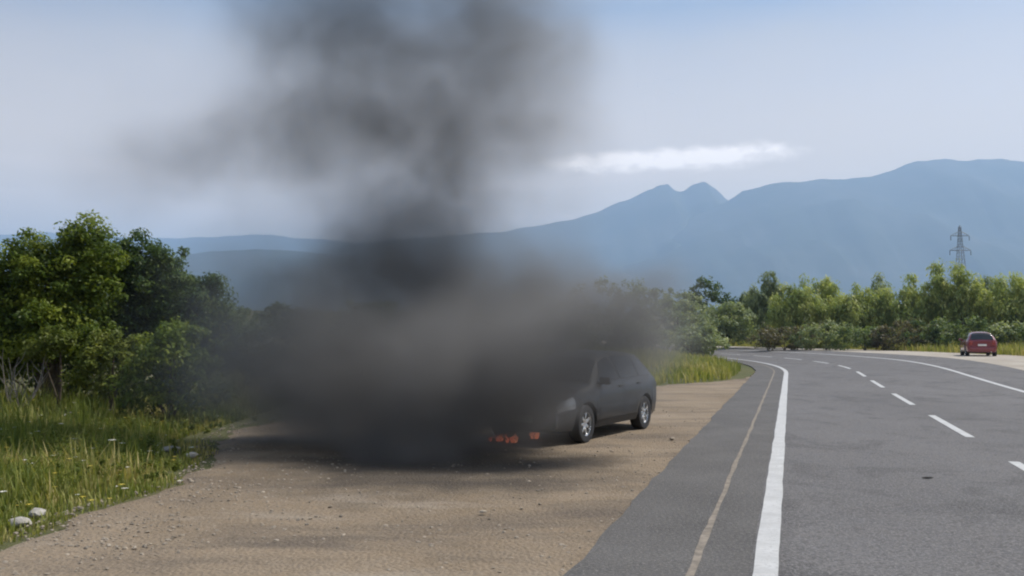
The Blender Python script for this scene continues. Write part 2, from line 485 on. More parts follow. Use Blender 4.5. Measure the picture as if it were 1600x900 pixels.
S_FINE = [-42 + 0.25 * i for i in range(200)] + [8 + 1.0 * i for i in range(1, 115)]
road = ribbon('road', -0.02, 9.6, 0.0, M['asphalt'], cols=8, skirt=0.12, jag=0.0)
tag(road, 'worn grey two-lane asphalt road bending away round the hill', kind='structure')
ribbon('paved_shoulder', -1.28, -0.02, -0.001, M['shoulder'], road, S_FINE, cols=3, jag=0.055, skirt=0.12, one=True)
LW = 0.18
ribbon('edge_line', 0.0, LW, 0.005, M['paint'], road, S_FINE, jag=0.011)
ribbon('edge_line', 6.82, 7.0, 0.005, M['paint'], road, S_FINE, jag=0.006)
ribbon('sandy_seam', -0.455, -0.40, 0.005, M['sand'], road, S_FINE, jag=0.017)
c17 = math.cos(TH0)
for k in range(-1, 14):
    y0 = 8.1 + 7.0 * k
    s0 = (y0 - 40) / c17 + 0.92       # along-road station of the dash's start
    ss = [s0 + 4.3 * i / 10 for i in range(11)]
    ribbon('centre_dash', 3.06, 3.20, 0.005, M['paint'], road, ss, jag=0.005)
tag(ribbon('roadside_gravel', 9.55, 15.6, -0.03, M['verge'], None, None, cols=5, jag=0.35), 'pale gravel strip along the outside of the bend', kind='structure')

# ------------------------------------------------------------------ gravel lay-by
LB = [(-4.3, -8), (-4.25, 2), (-4.2, 5.5), (-4.2, 7.3), (-4.3, 8.6), (-4.15, 9.7), (-3.97, 10.9), (-4.2, 12.6), (-4.9, 14.5), (-5.2, 17.0), (-4.4, 19.5), (-2.2, 22.5), (1.0, 26.0), (4.6, 29.6), (7.6, 33.2), (9.6, 36.6), (11.2, 41.5)]
def lay_left(y):
    for (x0, y0), (x1, y1) in zip(LB, LB[1:]):
        if y0 <= y <= y1: return x0 + (x1 - x0) * (y - y0) / (y1 - y0)
    return LB[-1][0]
v, f = [], []
yy = [-8 + 0.3 * i for i in range(166)]
NC = 28
for y in yy:
    xl = lay_left(y) + 0.26 * noise.noise((y * 1.4, 0.3, 0)) + 0.16 * noise.noise((y * 4.7, 2.3, 0))
    s_ = (y - 40) / c17
    xr = 12.1 + (y - 40) * 0.31 - 1.22 / c17
    if xr < xl + 0.05: xr = xl + 0.05
    for k in range(NC + 1):
        u = k / NC; x = xl + (xr - xl) * u
        z = H(x, y) - 0.022
        z += 0.016 * noise.noise((x * 0.7, y * 0.5, 5)) * min(1, 6 * u, 6 * (1 - u))
        if k == 0: z -= 0.05
        v.append((x, y, z))
n = NC + 1
f = [(j * n + k, j * n + k + 1, (j + 1) * n + k + 1, (j + 1) * n + k) for j in range(len(yy) - 1) for k in range(NC)]
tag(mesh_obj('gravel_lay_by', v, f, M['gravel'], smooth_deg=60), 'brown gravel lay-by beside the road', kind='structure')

# ------------------------------------------------------------------ mountains
def mountain(name, prof, D, mat, label, seed, depth=2600.0, rough=1.0):
    """prof: ridge line in pixels; D: distance of the ridge."""
    px = [p[0] for p in prof]; py = [p[1] for p in prof]
    cols = np.arange(px[0], px[-1] + 1, 5.0)
    rid = np.interp(cols, px, py)
    rows = [-0.35, -0.15, 0.0, 0.06, 0.13, 0.21, 0.3, 0.4, 0.5, 0.6, 0.7, 0.8, 0.9, 1.0]
    v, f = [], []
    for r_ in rows:
        for cx, ry in zip(cols, rid):
            Y = D - depth * max(0, r_) + (-r_ * 1500 if r_ < 0 else 0)
            ridge = CAM_H + (HOR - ry) / FPX * D
            x = (cx - 800) / FPX * (D - depth * 0.35 * max(0, r_))
            t = 1 - abs(r_) if r_ < 0 else (1 - r_) ** 1.15
            nz = noise.fractal((x * 0.0016 + seed, Y * 0.0016, seed), 1.0, 2.1, 6)
            gully = 1 - abs(noise.noise((x * 0.0026 + seed, Y * 0.0007, 3.0 + seed)))
            amp = math.sin(math.pi * max(0.0, min(1.0, r_))) * ridge
            z = ridge * t + amp * (0.16 * nz + 0.13 * (gully - 0.7)) * rough
            if r_ == 0: z += ridge * 0.012 * noise.fractal((x * 0.006, seed, 0.0), 1.0, 2.0, 4)
            if r_ == 1.0: z = -3.0
            v.append((x, Y, z))
    n = len(cols)
    for j in range(len(rows) - 1):
        for i in range(n - 1):
            f.append((j * n + i, (j + 1) * n + i, (j + 1) * n + i + 1, j * n + i + 1))
    o = mesh_obj(name, v, f, mat, smooth_deg=80)
    return tag(o, label, kind='structure')

mountain('mountain', [(880, 445), (980, 395), (1040, 362), (1080, 340), (1110, 326), (1138, 312), (1165, 297), (1200, 288), (1240, 284), (1270, 281), (1330, 277), (1360, 275), (1400, 262), (1440, 249), (1470, 247), (1510, 248), (1545, 246), (1600, 250), (1700, 262), (1850, 255), (2000, 285), (2200, 300), (2500, 330)],
         6000, M['mountain'], 'broad blue mountain rising behind the pylon', 2.3)
mountain('mountain', [(520, 388), (560, 380), (640, 372), (720, 366), (790, 361), (840, 352), (900, 341), (940, 328), (970, 315), (1000, 302), (1030, 289), (1046, 286), (1058, 297), (1068, 298), (1085, 287), (1104, 281), (1118, 292), (1135, 310), (1160, 320), (1220, 345), (1300, 380)],
         6700, M['mountain'], 'twin-peaked blue mountain below the long flat cloud', 5.1)
mountain('mountain', [(-1400, 350), (-1000, 330), (-600, 345), (-300, 352), (-100, 360), (0, 366), (60, 361), (130, 366), (220, 372), (320, 371), (400, 366), (500, 374), (600, 382), (700, 395)],
         9000, M['mountain'], 'faint low mountain ridge behind the oak trees', 8.7)
mountain('hill', [(-200, 430), (0, 425), (150, 412), (260, 402), (330, 392), (400, 389), (470, 392), (540, 401), (620, 408), (720, 420), (830, 432), (930, 440)],
         4600, M['mountain'], 'dark wooded foothill seen through the smoke', 4.4, depth=1500)

# ------------------------------------------------------------------ trees and shrubs
def rand_dirs(n):
    a = rng.normal(size=(n, 3)); return a / np.linalg.norm(a, axis=1, keepdims=True)

def leaf_cloud(centers, radii, tints, per, size, flat=0.75, droop=None):
    """leaf-sized diamonds spread through each clump's volume."""
    K = len(centers); n = K * per
    c = np.repeat(centers, per, 0); r = np.repeat(radii, per)
    d = rand_dirs(n); rad = rng.random(n) ** 0.45
    p = c + d * (rad * r)[:, None] * np.array([1, 1, flat])
    nrm = rand_dirs(n) * 0.7 + d * 0.55 + np.array([0.2, -0.1, 0.5]); nrm /= np.linalg.norm(nrm, axis=1, keepdims=True)
    if droop is not None:
        u = rand_dirs(n) * 0.45 + np.array([0, 0, droop])
    else:
        u = rand_dirs(n)
    u -= nrm * (u * nrm).sum(1, keepdims=True); u /= np.linalg.norm(u, axis=1, keepdims=True) + 1e-9
    w = np.cross(nrm, u)
    L = size * (0.65 + 0.7 * rng.random(n)); W = L * (0.5 if droop is None else 0.28)
    V = np.stack([p - u * L[:, None] * 0.5, p + w * W[:, None] * 0.5, p + u * L[:, None] * 0.5, p - w * W[:, None] * 0.5], 1)
    t = np.clip(np.repeat(tints, per) + rng.normal(0, 0.12, n), 0, 1)
    return V, t

def limbs(base, tips, r0, seed, n=6):
    rr = random.Random(seed); mb = MB()
    for i, tip in enumerate(tips):
        pts = []; k = 5
        for j in range(k + 1):
            u = j / k
            bow = Vector((tip.x * u ** 1.5, tip.y * u ** 1.5, tip.z * u ** 0.8))
            wob = Vector((rr.uniform(-1, 1), rr.uniform(-1, 1), rr.uniform(-.3, .3))) * 0.05 * tip.length * (u * (1 - u) * 2)
            pts.append(base + bow + wob)
        sc = 1.0 if i == 0 else 0.65
        mb.tube(pts, [r0 * sc * (1.1 - 0.9 * j / k) for j in range(k + 1)], n)
    return mb

def tree(name, label, cat, base, lobes, mat, clumps, per, size, clump_r, group=None, trunk_r=0.12, bark='bark', flat=0.75, droop=None, shell=0.55, tint=(0.2, 0.8), seed=0):
    """lobes: (dx, dy, dz, rx, ry, rz) ellipsoids relative to base. The crown is many leaf clumps spread over them."""
    root = empty(name, base)
    tag(root, label, cat, group)
    tips = [Vector((l[0] * 0.9, l[1] * 0.9, max(0.3, l[2] + l[5] * 0.25))) for l in lobes]
    limbs(Vector((0, 0, -0.12)), tips, trunk_r, seed).build('trunk', M[bark], root, 60)
    vol = np.array([l[3] * l[4] + l[3] * l[5] for l in lobes]); w = vol / vol.sum()
    cs, rs, ts = [], [], []
    for l, k in zip(lobes, np.maximum(3, (clumps * w).astype(int))):
        d = rand_dirs(k)
        bulge = 1 + 0.28 * np.array([noise.noise((q[0] * 1.8 + seed, q[1] * 1.8, q[2] * 1.8)) for q in d])
        rad = (shell + (1 - shell) * rng.random(k)) * bulge
        c_ = np.array(l[:3]) + d * rad[:, None] * np.array(l[3:6])
        c_[:, 2] = np.maximum(c_[:, 2], clump_r * 0.5)
        cs.append(c_); rs.append(clump_r * (0.6 + 0.8 * rng.random(k)))
        ts.append(rng.uniform(tint[0], tint[1], k))
    V, t = leaf_cloud(np.concatenate(cs), np.concatenate(rs), np.concatenate(ts), per, size, flat, droop)
    quads_obj('crown', V, M[mat], root, t)
    return root

def gbase(px, Y):
    x = (px - 800) / FPX * Y
    return (x, Y, H(x, Y) - 0.05)

# -- the tall scrub oaks beside the lay-by
OG = 'scrub oaks beside the lay-by'
tree('oak_tree', 'big dark scrub oak behind the bare dead branches', 'tree', gbase(85, 19.5),
     [(-0.2, 0, 2.75, 1.25, 1.2, 1.2), (-1.15, 0.1, 2.35, 1.0, 1.1, 1.0), (0.75, 0.0, 2.9, 0.75, 0.9, 1.15), (0.15, -0.3, 1.75, 1.4, 1.1, 0.9), (-1.3, -0.1, 1.35, 1.0, 1.0, 0.8), (0.65, 0, 3.65, 0.35, 0.4, 0.55)],
     'oak', 760, 110, 0.088, 0.27, OG, 0.16, shell=0.35, tint=(0.0, 1.0), seed=1)
tree('oak_tree', 'dusky scrub oak with a ragged stepped crown, half veiled by smoke', 'tree', gbase(258, 20.5),
     [(-0.75, 0, 3.15, 0.6, 0.8, 0.95), (-0.1, 0, 2.9, 0.75, 0.9, 1.0), (0.65, 0, 2.25, 0.85, 0.9, 0.9), (-0.35, 0, 1.7, 1.1, 1.0, 1.0), (1.05, 0, 1.55, 0.7, 0.8, 0.75), (1.05, 0.1, 2.85, 0.18, 0.2, 0.35)],
     'oak2', 660, 105, 0.088, 0.26, OG, 0.14, shell=0.35, tint=(0.0, 1.0), seed=2)
tree('oak_tree', 'yellowish-leaved scrub oak across the dead branches from the dusky oak', 'tree', gbase(-75, 19.0),
     [(0, 0, 2.4, 1.1, 1.1, 1.0), (0.6, -0.2, 1.9, 0.9, 0.9, 0.9), (-0.9, 0, 1.7, 1.1, 1.1, 1.1)],
     'oak', 260, 100, 0.09, 0.28, OG, 0.14, shell=0.3, tint=(0.2, 1.0), seed=3)
SG = 'low shrubs along the grass verge'
tree('shrub', 'small yellow-green shrub at the foot of the big oak', 'shrub', gbase(180, 17.6),
     [(0, 0, 1.35, 0.55, 0.5, 0.42), (-0.25, 0, 0.95, 0.5, 0.5, 0.4)], 'bright', 60, 70, 0.085, 0.2, SG, 0.05, tint=(0.25, 0.75), seed=4)
tree('shrub', 'rounded green shrub half lost in smoke at the lay-by edge', 'shrub', gbase(268, 17.2),
     [(0, 0, 1.25, 0.8, 0.75, 0.7), (0.5, 0, 0.75, 0.65, 0.6, 0.6), (-0.45, 0, 0.75, 0.6, 0.6, 0.55), (0.15, 0, 1.75, 0.5, 0.5, 0.35)], 'oak', 130, 75, 0.09, 0.22, SG, 0.07, tint=(0.3, 0.85), seed=5)
tree('shrub', 'low leafy sprig under the big oak, beside the dead branches', 'shrub', gbase(98, 18.0),
     [(0, -0.1, 1.55, 0.42, 0.4, 0.25), (-0.5, 0, 1.35, 0.3, 0.3, 0.2)], 'bright', 34, 60, 0.085, 0.17, SG, 0.04, tint=(0.2, 0.6), seed=6)
tree('shrub', 'dark bush behind the smoke column beyond the lay-by', 'shrub', gbase(455, 24.5),
     [(0, 0, 1.3, 1.5, 1.2, 1.1), (1.3, 0.5, 1.0, 1.2, 1.0, 0.9), (-1.1, 0, 1.1, 1.0, 1.0, 0.9)], 'oak2', 150, 60, 0.12, 0.32, SG, 0.09, seed=7)
tree('shrub', 'dark bush behind the burning car', 'shrub', gbase(640, 30.0),
     [(0, 0, 1.4, 1.8, 1.3, 1.2), (1.8, 0.4, 1.2, 1.4, 1.1, 1.0), (-1.6, 0, 1.1, 1.2, 1.0, 0.9)], 'oak2', 150, 55, 0.14, 0.38, SG, 0.1, seed=8)

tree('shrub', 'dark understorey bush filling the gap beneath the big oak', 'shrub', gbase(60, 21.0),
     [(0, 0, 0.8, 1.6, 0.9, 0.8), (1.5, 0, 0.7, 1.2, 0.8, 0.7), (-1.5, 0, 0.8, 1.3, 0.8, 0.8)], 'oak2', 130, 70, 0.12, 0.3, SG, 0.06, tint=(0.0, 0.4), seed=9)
# -- scrub on the inside of the bend
HG = 'scrubby trees inside the bend'
for i, (px, Y, top, wpx, mat, lab) in enumerate([
    (720, 52, 462, 95, 'scrub', 'scrubby tree behind the smoke beyond the burning car'),
    (830, 58, 455, 90, 'scrub', 'wide scrubby tree above the roof of the burning car'),
    (935, 66, 434, 95, 'scrub', 'broad flat-topped scrub tree on the bank behind the burning car'),
    (1010, 70, 440, 70, 'scrub', 'rounded scrub tree next to the flat-topped one on the bank'),
    (1060, 78, 452, 60, 'feather2', 'grey-green scrub tree on the bank where the edge line vanishes'),
    (1105, 104, 432, 52, 'oak2', 'dark round-headed tree standing above the scrub on the bank'),
    (1135, 88, 468, 55, 'feather2', 'low grey-green bush beside the dark round-headed tree'),
    (980, 50, 500, 60, 'scrub', 'low scrub bush on the grassy bank behind the dark car'),
    (1085, 58, 505, 55, 'feather2', 'low grey bush on the bank above the lay-by end'),
    (870, 44, 495, 70, 'scrub', 'low scrub bush just behind the dark car roof'),
    (345, 62, 468, 60, 'scrub', 'distant scrub tree in the gap between the oaks and the smoke'),
    (450, 66, 470, 70, 'oak2', 'distant dark scrub tree veiled by the smoke edge'),
    (580, 60, 466, 75, 'scrub', 'distant scrub tree hidden deep behind the smoke column'),
]):
    b = gbase(px, Y); h = CAM_H + (HOR - top) / FPX * Y - b[2]; w = wpx / FPX * Y
    rr = random.Random(60 + i)
    lob = [(0, 0, h * 0.58, w * 0.75, w * 0.6, h * 0.40), (-w * 0.5, 0, h * 0.42, w * 0.55, w * 0.5, h * 0.36), (w * 0.5, 0, h * 0.42, w * 0.55, w * 0.5, h * 0.36),
           (rr.uniform(-.4, .4) * w, 0, h * 0.75, w * 0.4, w * 0.4, h * 0.22)]
    tree('scrub_tree', lab, 'tree', b, lob, mat, 110, 42, 0.24 * Y / 65, 0.45 * Y / 65, HG, 0.11, seed=60 + i)

# -- feathery trees on the outside of the bend
FG = 'feathery trees outside the bend'
feath = [
    (1165, 104, 452, 34, 'feather2', 'small grey-green tree at the end of the feathery row'),
    (1200, 92, 424, 26, 'feather2', 'thin tall tree with sky showing through, at the row end'),
    (1245, 86, 438, 36, 'feather', 'rounded feathery tree next to the thin tall one'),
    (1292, 88, 428, 36, 'feather', 'feathery yellow-green tree with a pointed top'),
    (1340, 84, 440, 36, 'feather', 'lower feathery tree between two pointed ones'),
    (1372, 90, 430, 30, 'feather2', 'greyish feathery tree with an uneven top'),
    (1415, 82, 445, 32, 'feather', 'short feathery tree beside the tallest willow-like one'),
    (1458, 82, 411, 36, 'feather', 'tall willow-like tree standing before the pylon foot'),
    (1508, 80, 408, 40, 'feather', 'tallest pale willow-like tree, directly below the pylon'),
    (1552, 82, 432, 34, 'feather2', 'grey-green feathery tree rising behind the red car'),
    (1592, 78, 424, 36, 'feather', 'feathery tree at the roadside past the red car'),
    (1650, 76, 430, 40, 'feather', 'feathery tree further along the verge than the red car'),
    (1720, 74, 420, 42, 'feather2', 'last feathery tree of the row, grey-green'),
]
for i, (px, Y, top, wpx, mat, lab) in enumerate(feath):
    b = gbase(px, Y); h = CAM_H + (HOR - top) / FPX * Y - b[2]; w = wpx / FPX * Y * 1.5
    rr = random.Random(90 + i); lob = [(0, 0, h * 0.36, w * 0.8, w * 0.7, h * 0.36)]
    for k in range(7):
        a = rr.uniform(0, 6.28); q = rr.uniform(0.1, 0.75) * w; hh = h * rr.uniform(0.62, 0.90)
        lob.append((q * math.cos(a), q * math.sin(a) * 0.6, hh * 0.72, w * rr.uniform(0.26, 0.42), w * 0.36, hh * 0.34))
    lob.append((rr.uniform(-.2, .2) * w, 0, h * 0.8, w * 0.24, w * 0.24, h * 0.2))
    tree('feathery_tree', lab, 'tree', b, lob, mat, 170, 80, 0.36, 0.52, FG, 0.09, droop=1.0, flat=1.25, seed=90 + i, tint=(0.3, 0.75))
# low brush under them
BG = 'low brush under the feathery trees'
brush = [(1225, 78, 505, 40, 'dry', 'brownish low brush under the thin tall tree'), (1290, 76, 500, 42, 'feather2', 'grey low brush under the pointed yellow-green tree'),
         (1350, 74, 502, 40, 'scrub', 'dark low brush under the lower feathery tree'), (1410, 73, 498, 40, 'dry', 'brownish low brush under the short feathery tree'),
         (1465, 72, 496, 40, 'scrub', 'dark low brush under the tall willow-like tree'), (1525, 68, 495, 38, 'scrub', 'dark bush right behind the roof of the red car'),
         (1585, 68, 500, 40, 'feather2', 'grey-green brush beside the red car'), (1645, 66, 500, 44, 'scrub', 'dark brush past the red car along the verge')]
for i, (px, Y, top, wpx, mat, lab) in enumerate(brush):
    b = gbase(px, Y); h = CAM_H + (HOR - top) / FPX * Y - b[2]; w = wpx / FPX * Y * 1.15
    tree('brush', lab, 'shrub', b, [(0, 0, h * .5, w, w * .6, h * .5), (-w * .6, 0, h * .42, w * .6, w * .5, h * .42), (w * .6, 0, h * .4, w * .6, w * .5, h * .4)], mat, 70, 34, 0.26, 0.42, BG, 0.05, seed=140 + i)

# -- bare dead shrub
dead = empty('dead_shrub', gbase(28, 17.4)); tag(dead, 'bare grey dead branches standing in front of the big oak', 'dead shrub')
rr = random.Random(5)
for k in range(9):
    a = rr.uniform(-1, 1); ln = rr.uniform(0.8, 1.55)
    pts = [Vector((a * 0.12, rr.uniform(-.1, .1), -0.1))]; d = Vector((a * 0.55, rr.uniform(-.2, .2), 1)).normalized()
    for j in range(6):
        d = (d + Vector((rr.uniform(-.28, .28), rr.uniform(-.2, .2), rr.uniform(-.05, .1)))).normalized(); pts.append(pts[-1] + d * ln / 6)
    mb = MB(); mb.tube(pts, [0.022 * (1.05 - j / 6.5) for j in range(7)], 5)
    for j in (2, 3, 4, 5):
        t_ = [pts[j]]; e = (d + Vector((rr.choice((-1, 1)) * 0.8, rr.uniform(-.3, .3), 0.1))).normalized()
        for q in range(3): e = (e + Vector((rr.uniform(-.3, .3), 0, .2))).normalized(); t_.append(t_[-1] + e * 0.12)
        mb.tube(t_, [0.011, 0.008, 0.006, 0.003], 4)
    mb.build('branch', M['dead'], dead)

# ------------------------------------------------------------------ grass, flowers, pebbles
def blades(P, hgt, wid, tint):
    n = len(P); a = rng.random(n) * 6.283; ld = np.stack([np.cos(a), np.sin(a), np.zeros(n)], 1)
    sd = np.stack([-np.sin(a), np.cos(a), np.zeros(n)], 1)
    lean = rng.random(n) * 0.45 + 0.05
    up = np.array([0, 0, 1.0])
    m1 = P + up * (hgt * 0.55)[:, None] + ld * (hgt * lean * 0.3)[:, None]
    tp = P + up * (hgt * (1 - 0.25 * lean))[:, None] + ld * (hgt * lean)[:, None]
    w = (wid * 0.5)[:, None]
    V1 = np.stack([P - sd * w, P + sd * w, m1 + sd * w * 0.8, m1 - sd * w * 0.8], 1)
    V2 = np.stack([m1 - sd * w * 0.8, m1 + sd * w * 0.8, tp + sd * w * 0.12, tp - sd * w * 0.12], 1)
    return np.concatenate([V1, V2]), np.concatenate([tint, tint])

def patch_noise(x, y, s, o=0.0): return noise.noise((x * s, y * s, o))
pts, hs, ts = [], [], []
fl_p = []
tries = 0
while len(pts) < 62000 and tries < 200000:
    tries += 1
    y = 5.5 + 17.0 * (random.random() ** 1.2); x0 = lay_left(y)
    x = x0 + 0.12 - abs(random.gauss(0, 1)) * 3.2
    if x < -15 or x / y < -0.74 or (y > 14.5 and x > -5.6): continue
    e = x0 - x + 0.25 * noise.noise((y * 1.4, 0.3, 0)) + 0.3 * patch_noise(x, y, 1.1, 8)
    if e < 0.0 or (e < 0.9 and random.random() > 0.18 + e * 0.9): continue
    den = 0.62 + 0.8 * patch_noise(x, y, 0.9, 2.0)
    if random.random() > den: continue
    k = min(1.0, 0.28 + e * 0.30)
    h_ = (0.16 + 0.34 * random.random() ** 1.3) * k * (1.15 + 0.9 * patch_noise(x, y, 0.55, 5.0))
    if random.random() < 0.09: h_ *= random.uniform(1.5, 2.6)
    pts.append((x, y, H(x, y) - 0.06)); hs.append(max(0.05, h_) * 0.7)
    t_ = 0.40 + 0.85 * patch_noise(x, y, 0.75, 11.0) + random.gauss(0, 0.2) + (0.25 if e < 0.7 else 0)
    ts.append(min(1, max(0, t_)))
    if random.random() < 0.007: fl_p.append((x, y, H(x, y) - 0.06 + max(0.05, h_) * 0.7))
P = np.array(pts); hh = np.array(hs)
V, t = blades(P, hh, 0.012 + 0.012 * rng.random(len(P)), np.array(ts))
tag(quads_obj('grass', V, M['grass'], None, t), 'tall green and dry grass between the lay-by and the oaks', 'grass', kind='stuff')
# flower heads: small rosettes
fv, ft = [], []
for (x, y, z) in fl_p:
    w_ = 1.0 if random.random() < 0.35 else 0.0; r_ = random.uniform(0.015, 0.03) * (1.3 if w_ else 1)
    for k in range(5):
        a = k * 1.2566; c_, s_ = math.cos(a), math.sin(a)
        fv.append([(x, y, z), (x + r_ * math.cos(a - .5), y + r_ * math.sin(a - .5), z + .008), (x + 1.3 * r_ * c_, y + 1.3 * r_ * s_, z + .004), (x + r_ * math.cos(a + .5), y + r_ * math.sin(a + .5), z + .008)]); ft.append(w_)
tag(quads_obj('wildflowers', np.array(fv), M['petal'], None, np.array(ft)), 'white and yellow wildflower heads in the tall grass', 'wildflowers', kind='stuff')
# leafy weeds among the grass
wc, wr, wt = [], [], []
rw_ = random.Random(41)
while len(wc) < 520:
    y = 6.5 + 12 * rw_.random(); x = lay_left(y) - 0.15 - abs(rw_.gauss(0, 1)) * 2.6
    if x < -12 or (y > 14 and x > -4.6) or patch_noise(x, y, 0.7, 21) < rw_.uniform(-.4, .3): continue
    t_ = rw_.random(); k = min(1.0, 0.35 + 0.35 * (lay_left(y) - x))
    for q in range(rw_.randint(1, 3)):
        wc.append((x + rw_.uniform(-.08, .08), y + rw_.uniform(-.08, .08), H(x, y) + k * rw_.uniform(0.02, 0.30))); wr.append(k * rw_.uniform(0.06, 0.14)); wt.append(t_)
V, t = leaf_cloud(np.array(wc), np.array(wr), np.array(wt), 34, 0.045, 1.2)
tag(quads_obj('weeds', V, M['bright'], None, t), 'leafy yellow-green weeds among the grass by the lay-by', 'weeds', kind='stuff')
# bank grass and verge grass
pts, hs, ts = [], [], []
for _ in range(26000):
    y = random.uniform(26, 62); x = random.uniform(-8, 14) + (y - 40) * 0.1
    o = road_off(x, y)
    if o > -2.0 or (y < 42 and x > lay_left(y) - 0.2) or patch_noise(x, y, 0.35, 3) < -0.25: continue
    pts.append((x, y, H(x, y) - 0.07)); hs.append(random.uniform(0.2, 0.6)); ts.append(min(1, max(0, 0.55 + 0.6 * patch_noise(x, y, 0.3, 1) + random.gauss(0, .15))))
P = np.array(pts); V, t = blades(P, np.array(hs), 0.03 + 0.03 * rng.random(len(P)), np.array(ts))
tag(quads_obj('bank_grass', V, M['grass'], None, t), 'rough grass on the bank beyond the lay-by', 'grass', kind='stuff')
pts, hs, ts = [], [], []
for _ in range(16000):
    s_ = random.uniform(-25, 75); o = 15.2 + abs(random.gauss(0, 3.0)); p = road_pt(s_, o)
    if p.y < 30: continue
    pts.append((p.x, p.y, H(p.x, p.y) - 0.07)); hs.append(random.uniform(0.2, 0.75)); ts.append(min(1, max(0, 0.65 + random.gauss(0, .2))))
P = np.array(pts); V, t = blades(P, np.array(hs), 0.05 + 0.04 * rng.random(len(P)), np.array(ts))
tag(quads_obj('verge_grass', V, M['grass'], None, t), 'dry verge grass at the foot of the feathery trees', 'grass', kind='stuff')

# pebbles on the lay-by
def lump(r, rr, n=1):
    bm = bmesh.new(); bmesh.ops.create_icosphere(bm, subdivisions=n, radius=r)
    sx, sy, sz = rr.uniform(.8, 1.35), rr.uniform(.7, 1.1), rr.uniform(.4, .7); so = rr.uniform(0, 50)
    for v_ in bm.verts:
        k = 1 + 0.45 * noise.noise(v_.co / r * 1.1 + Vector((so, 0, 0)))
        v_.co = Vector((v_.co.x * sx, v_.co.y * sy, v_.co.z * sz)) * k
    vs = [v_.co.copy() for v_ in bm.verts]; fs = [[q.index for q in f_.verts] for f_ in bm.faces]; bm.free(); return vs, fs
rr = random.Random(3)
shapes = [lump(1.0, rr, 1) for _ in range(6)]
pb = MB(); cnt = 0
while cnt < 5200:
    y = 5.6 + 16 * rr.random() ** 1.8; xl = lay_left(y); xr = 12.1 + (y - 40) * 0.31 - 1.3
    u = rr.random()
    if rr.random() < 0.55: u = 0.35 * u ** 2.2 - 0.03
    x = xl + (xr - xl) * u + 0.05
    if patch_noise(x, y, 0.8, 4) < rr.uniform(-.5, .25): continue
    r_ = 0.006 + 0.02 * rr.random() ** 3; vs, fs = rr.choice(shapes); a = rr.random() * 6.28; ca, sa = math.cos(a), math.sin(a)
    pb.add([(x + r_ * (q.x * ca - q.y * sa), y + r_ * (q.x * sa + q.y * ca), H(x, y) - 0.02 + r_ * q.z) for q in vs], fs); cnt += 1
tag(pb.build('gravel', M['pebble']), 'loose pebbles scattered over the brown lay-by', 'gravel', kind='stuff')

for i, (px, py, r_, m_, lab) in enumerate([
    (32, 818, 0.075, 'stone', 'flat pale stone lying deepest in the grass edge'), (58, 806, 0.085, 'stone', 'larger pale stone at the ragged grass edge'),
    (268, 703, 0.10, 'stone', 'pale stone where the grass meets the lay-by smoke'), (300, 712, 0.06, 'stone', 'small pale stone next to the bigger one under smoke'),
    (755, 800, 0.03, 'pebble', 'small brown stone alone on the lay-by earth'), (1050, 686, 0.04, 'pebble', 'brown earth clod by the asphalt edge near the dark car')]):
    g = gnd(px, py); vs, fs = lump(r_, random.Random(20 + i), 2)
    o = mesh_obj('stone', vs, fs, M[m_], None, 40); o.location = (g.x, g.y, H(g.x, g.y) + r_ * 0.2); tag(o, lab, 'stone')
g = gnd(1450, 748); vs, fs = lump(0.06, random.Random(77), 2)
o = mesh_obj('rubber_scrap', [(q.x, q.y * 0.5, q.z * 0.35) for q in vs], fs, M['rubber_scrap'], None, 40); o.location = (g.x, g.y, g.z + 0.015)
tag(o, 'flat black rubber scrap lying in the traffic lane', 'scrap')

